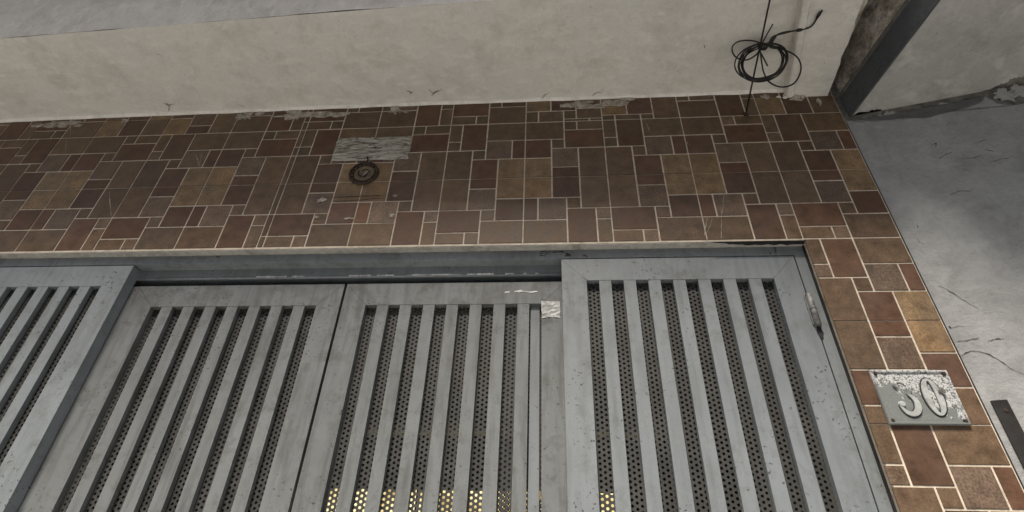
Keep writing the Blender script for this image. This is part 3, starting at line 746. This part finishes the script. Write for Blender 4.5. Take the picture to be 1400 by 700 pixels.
obj('plate_edge', B(PC.x - PW / 2 + .001, PC.x + PW / 2 - .001, -.0036, -.0003, PC.z - PH / 2 + .001, PC.z + PH / 2 - .001), DIGIT, pl)
obj('raised_border', ringplate(bmesh.new(), PW, PH, PW - .016, PH - .016, -.0085, -.005), PLATE, pl)
for sx in (-1, 1):
    for sz in (-1, 1):
        c = Vector(RX(sx * (PW / 2 - .011), sz * (PH / 2 - .010), -.0078)); bm = bmesh.new(); bmesh.ops.create_cone(bm, cap_ends=True, segments=14, radius1=.0058, radius2=.0036, depth=.004)
        bm.transform(Matrix.Translation(c) @ Vector((0, -1, 0)).to_track_quat('Z', 'Y').to_matrix().to_4x4()); obj('screw', bm, RUST, pl)
def stroke(pts, wid, y0, y1):
    bm = bmesh.new(); P = [Vector((a[0], a[1])) for a in pts]; n = len(P); prev = None
    for i, p_ in enumerate(P):
        t_ = (P[min(i + 1, n - 1)] - P[max(i - 1, 0)]).normalized(); s = Vector((-t_.y, t_.x)); w_ = wid[i] / 2
        q = [bm.verts.new(RX(*(p_ + s * w_), y1)), bm.verts.new(RX(*(p_ + s * w_ * .93), y0)), bm.verts.new(RX(*(p_ - s * w_ * .93), y0)), bm.verts.new(RX(*(p_ - s * w_), y1))]
        if prev:
            for j in range(3): bm.faces.new((prev[j], prev[j + 1], q[j + 1], q[j]))
        else: bm.faces.new(q)
        prev = q
    bm.faces.new(prev[::-1]); return bm
def arcpts(cx, cz, rx, rz, a0, a1, n): return [(cx + rx * math.cos(R(a0 + (a1 - a0) * k / n)), cz + rz * math.sin(R(a0 + (a1 - a0) * k / n))) for k in range(n + 1)]
cx3 = -.0325
lo_ = arcpts(cx3, -.0205, .0215, .0265, 70, -175, 26); hi_ = arcpts(cx3 - .001, .0245, .0175, .0205, -70, 165, 22)
wl3 = [.0045 + .0115 * max(0, math.sin(math.pi * (k / 26) ** .8)) for k in range(27)]; wu3 = [.005 + .010 * max(0, math.sin(math.pi * (k / 22) ** .8)) for k in range(23)]
obj('digit_outline', stroke(lo_, [w_ + .0052 for w_ in wl3], -.0052, -.0030), BLACKI, pl)
obj('digit_three_bowl', stroke(lo_, wl3, -.0088, -.0035), DIGIT, pl)
obj('digit_three_top', stroke(hi_, wu3, -.0070, -.0035), PLATE, pl)
for cz_, mt, rad in ((-.0205, DIGIT, .0085), (.0295, PLATE, .0065)):
    bm = bmesh.new(); bmesh.ops.create_cone(bm, cap_ends=True, segments=20, radius1=rad, radius2=rad * .8, depth=.007)
    bm.transform(Matrix.Translation(Vector(RX(cx3 - .0165, cz_, -.007))) @ Vector((0, -1, 0)).to_track_quat('Z', 'Y').to_matrix().to_4x4()); obj('digit_three_dot', bm, mt, pl)
# nought: fat-sided oval ring with a slim counter
cx0_, cz0_ = .0365, -.0005; bm = bmesh.new(); prev = first = None; NN_ = 44
for k in range(NN_):
    a = 2 * math.pi * k / NN_; ca, sa = math.cos(a), math.sin(a); q = []
    for rx, rz, y in ((.0245, .0515, -.0035), (.0234, .0502, -.0080), (.0080, .0440, -.0080), (.0070, .0430, -.0045)): q.append(bm.verts.new(RX(cx0_ + rx * ca, cz0_ + rz * sa, y)))
    if prev:
        for j in range(3): bm.faces.new((prev[j], prev[j + 1], q[j + 1], q[j]))
    else: first = q
    prev = q
for j in range(3): bm.faces.new((prev[j], prev[j + 1], first[j + 1], first[j]))
obj('digit_nought', bm, DIGIT, pl)
bm = bmesh.new(); prev = first = None
for k in range(NN_):
    a = 2 * math.pi * k / NN_; q = [bm.verts.new(RX(cx0_ + rx * math.cos(a), cz0_ + rz * math.sin(a), -.0053)) for rx, rz in ((.0278, .0540), (.006, .036))]
    if prev: bm.faces.new((prev[0], prev[1], q[1], q[0]))
    else: first = q
    prev = q
bm.faces.new((prev[0], prev[1], first[1], first[0])); obj('digit_outline', bm, BLACKI, pl)
fl = blob(random.Random(3), cx0_ + .024, cz0_ + .014, .009, .007, 16, .4); flat_patch('paint_flake', [(a, b) for a, b in [(PC.x + q[0], PC.z + q[1]) for q in fl]], -.0118, .001, DARKCON, pl)

# ------------------------------------------------------------------ cable with its coil
P0 = atY((1019.5, 156), .001); P1 = atZ((1052.5, 0), Z0 + .395)
cb = thing('cable_coil', 'black cable with a tied coil hanging from the wire by the canopy', 'cable', P0)
wd_ = (P1 - P0)
obj('taut_wire', tube(bmesh.new(), [P0 + wd_ * (k / 6 * 14) + Vector((0, 0, -.0 if k < 1 else .0)) for k in range(7)], .0030, 8), BLACKW, cb, True)
bm = bmesh.new(); bmesh.ops.create_icosphere(bm, subdivisions=2, radius=.011)
for v in bm.verts: v.co = Vector((v.co.x, v.co.y * .5, v.co.z)) * (1 + .4 * noise.noise(v.co * 120)) + P0 + Vector((0, -.001, -.002))
obj('wall_plug', bm, RUST, cb)
KY = (P0 + wd_ * .54).y
def wz(u, v): return (980 + u / 4.12, v / 4.12)
def K(u, v, dy=0.):
    p = atY(wz(u, v), KY + dy)
    return p if p.z < Z0 + .385 else atZ(wz(u, v), Z0 + .385 - dy * .3)     # nothing reaches into the slab above
rc = random.Random(9)
def loop(cu, cv, ru, rv, tilt, dy, r=.0030, a0=0, a1=360, n=40):
    pts = []
    for k in range(n if a1 - a0 == 360 else n + 1):
        a = R(a0 + (a1 - a0) * k / n); x, y = ru * math.cos(a), rv * math.sin(a); t = R(tilt)
        pts.append(K(cu + x * math.cos(t) - y * math.sin(t), cv + x * math.sin(t) + y * math.cos(t), dy + .006 * math.sin(a * 2 + cu)))
    return tube(bmesh.new(), pts, r, 8, a1 - a0 == 360)
for k in range(7):
    obj('coil_loop', loop(255 + rc.uniform(-20, 20), 352 + rc.uniform(-8, 8), 134 + rc.uniform(-22, 20), 96 + rc.uniform(-17, 10), -10 + rc.uniform(-14, 10), rc.uniform(-.014, .014), r=.0025), BLACKW, cb, True)
obj('loose_loop', tube(bmesh.new(), spline([K(245, 285), K(262, 400), K(300, 465), K(370, 490), K(440, 465), K(474, 390), K(455, 325), K(390, 285), K(300, 268)], 8), .0028, 8), BLACKW, cb, True)
obj('loose_loop', tube(bmesh.new(), spline([K(255, 245), K(190, 228), K(120, 235), K(86, 270), K(105, 320), K(165, 338), K(220, 310), K(245, 275)], 8), .0028, 8), BLACKW, cb, True)
obj('wire_tail', tube(bmesh.new(), [K(255, 245, -.01), K(285, 190, -.02), K(316, 136, -.03)], .0024, 8), BLACKW, cb)
obj('wire_tail', tube(bmesh.new(), [K(240, 285, -.01), K(262, 325, -.02), K(285, 370, -.03)], .0026, 8), BLACKW, cb)
bm = bmesh.new(); bmesh.ops.create_icosphere(bm, subdivisions=3, radius=.013); kc = K(258, 262)
for v in bm.verts: v.co = Vector((v.co.x * 1.25, v.co.y, v.co.z)) * (1 + .45 * noise.noise(v.co * 70)) + kc
obj('knot', bm, BLACKW, cb, True)
pts = spline([K(265, 255), K(300, 240, -.01), K(318, 215, -.015), K(345, 195, -.02), K(400, 180, -.02), (K(460, 170, -.02)), K(520, 156, -.02), K(548, 130, -.02), K(570, 90, -.02), K(594, 58, -.02)], 6)
obj('loose_end', tube(bmesh.new(), pts, .0030, 8), BLACKW, cb, True)
for a, b, r_ in ((4, 17, .0075), (17, 27, .0046), (29, 33, .0066), (46, 53, .0055)):
    seg = pts[a:b]; n = len(seg); obj('tape_sleeve', tube(bmesh.new(), seg, [r_ * (.7 + .3 * math.sin(math.pi * k / (n - 1))) for k in range(n)], 9), BLACKW, cb, True)
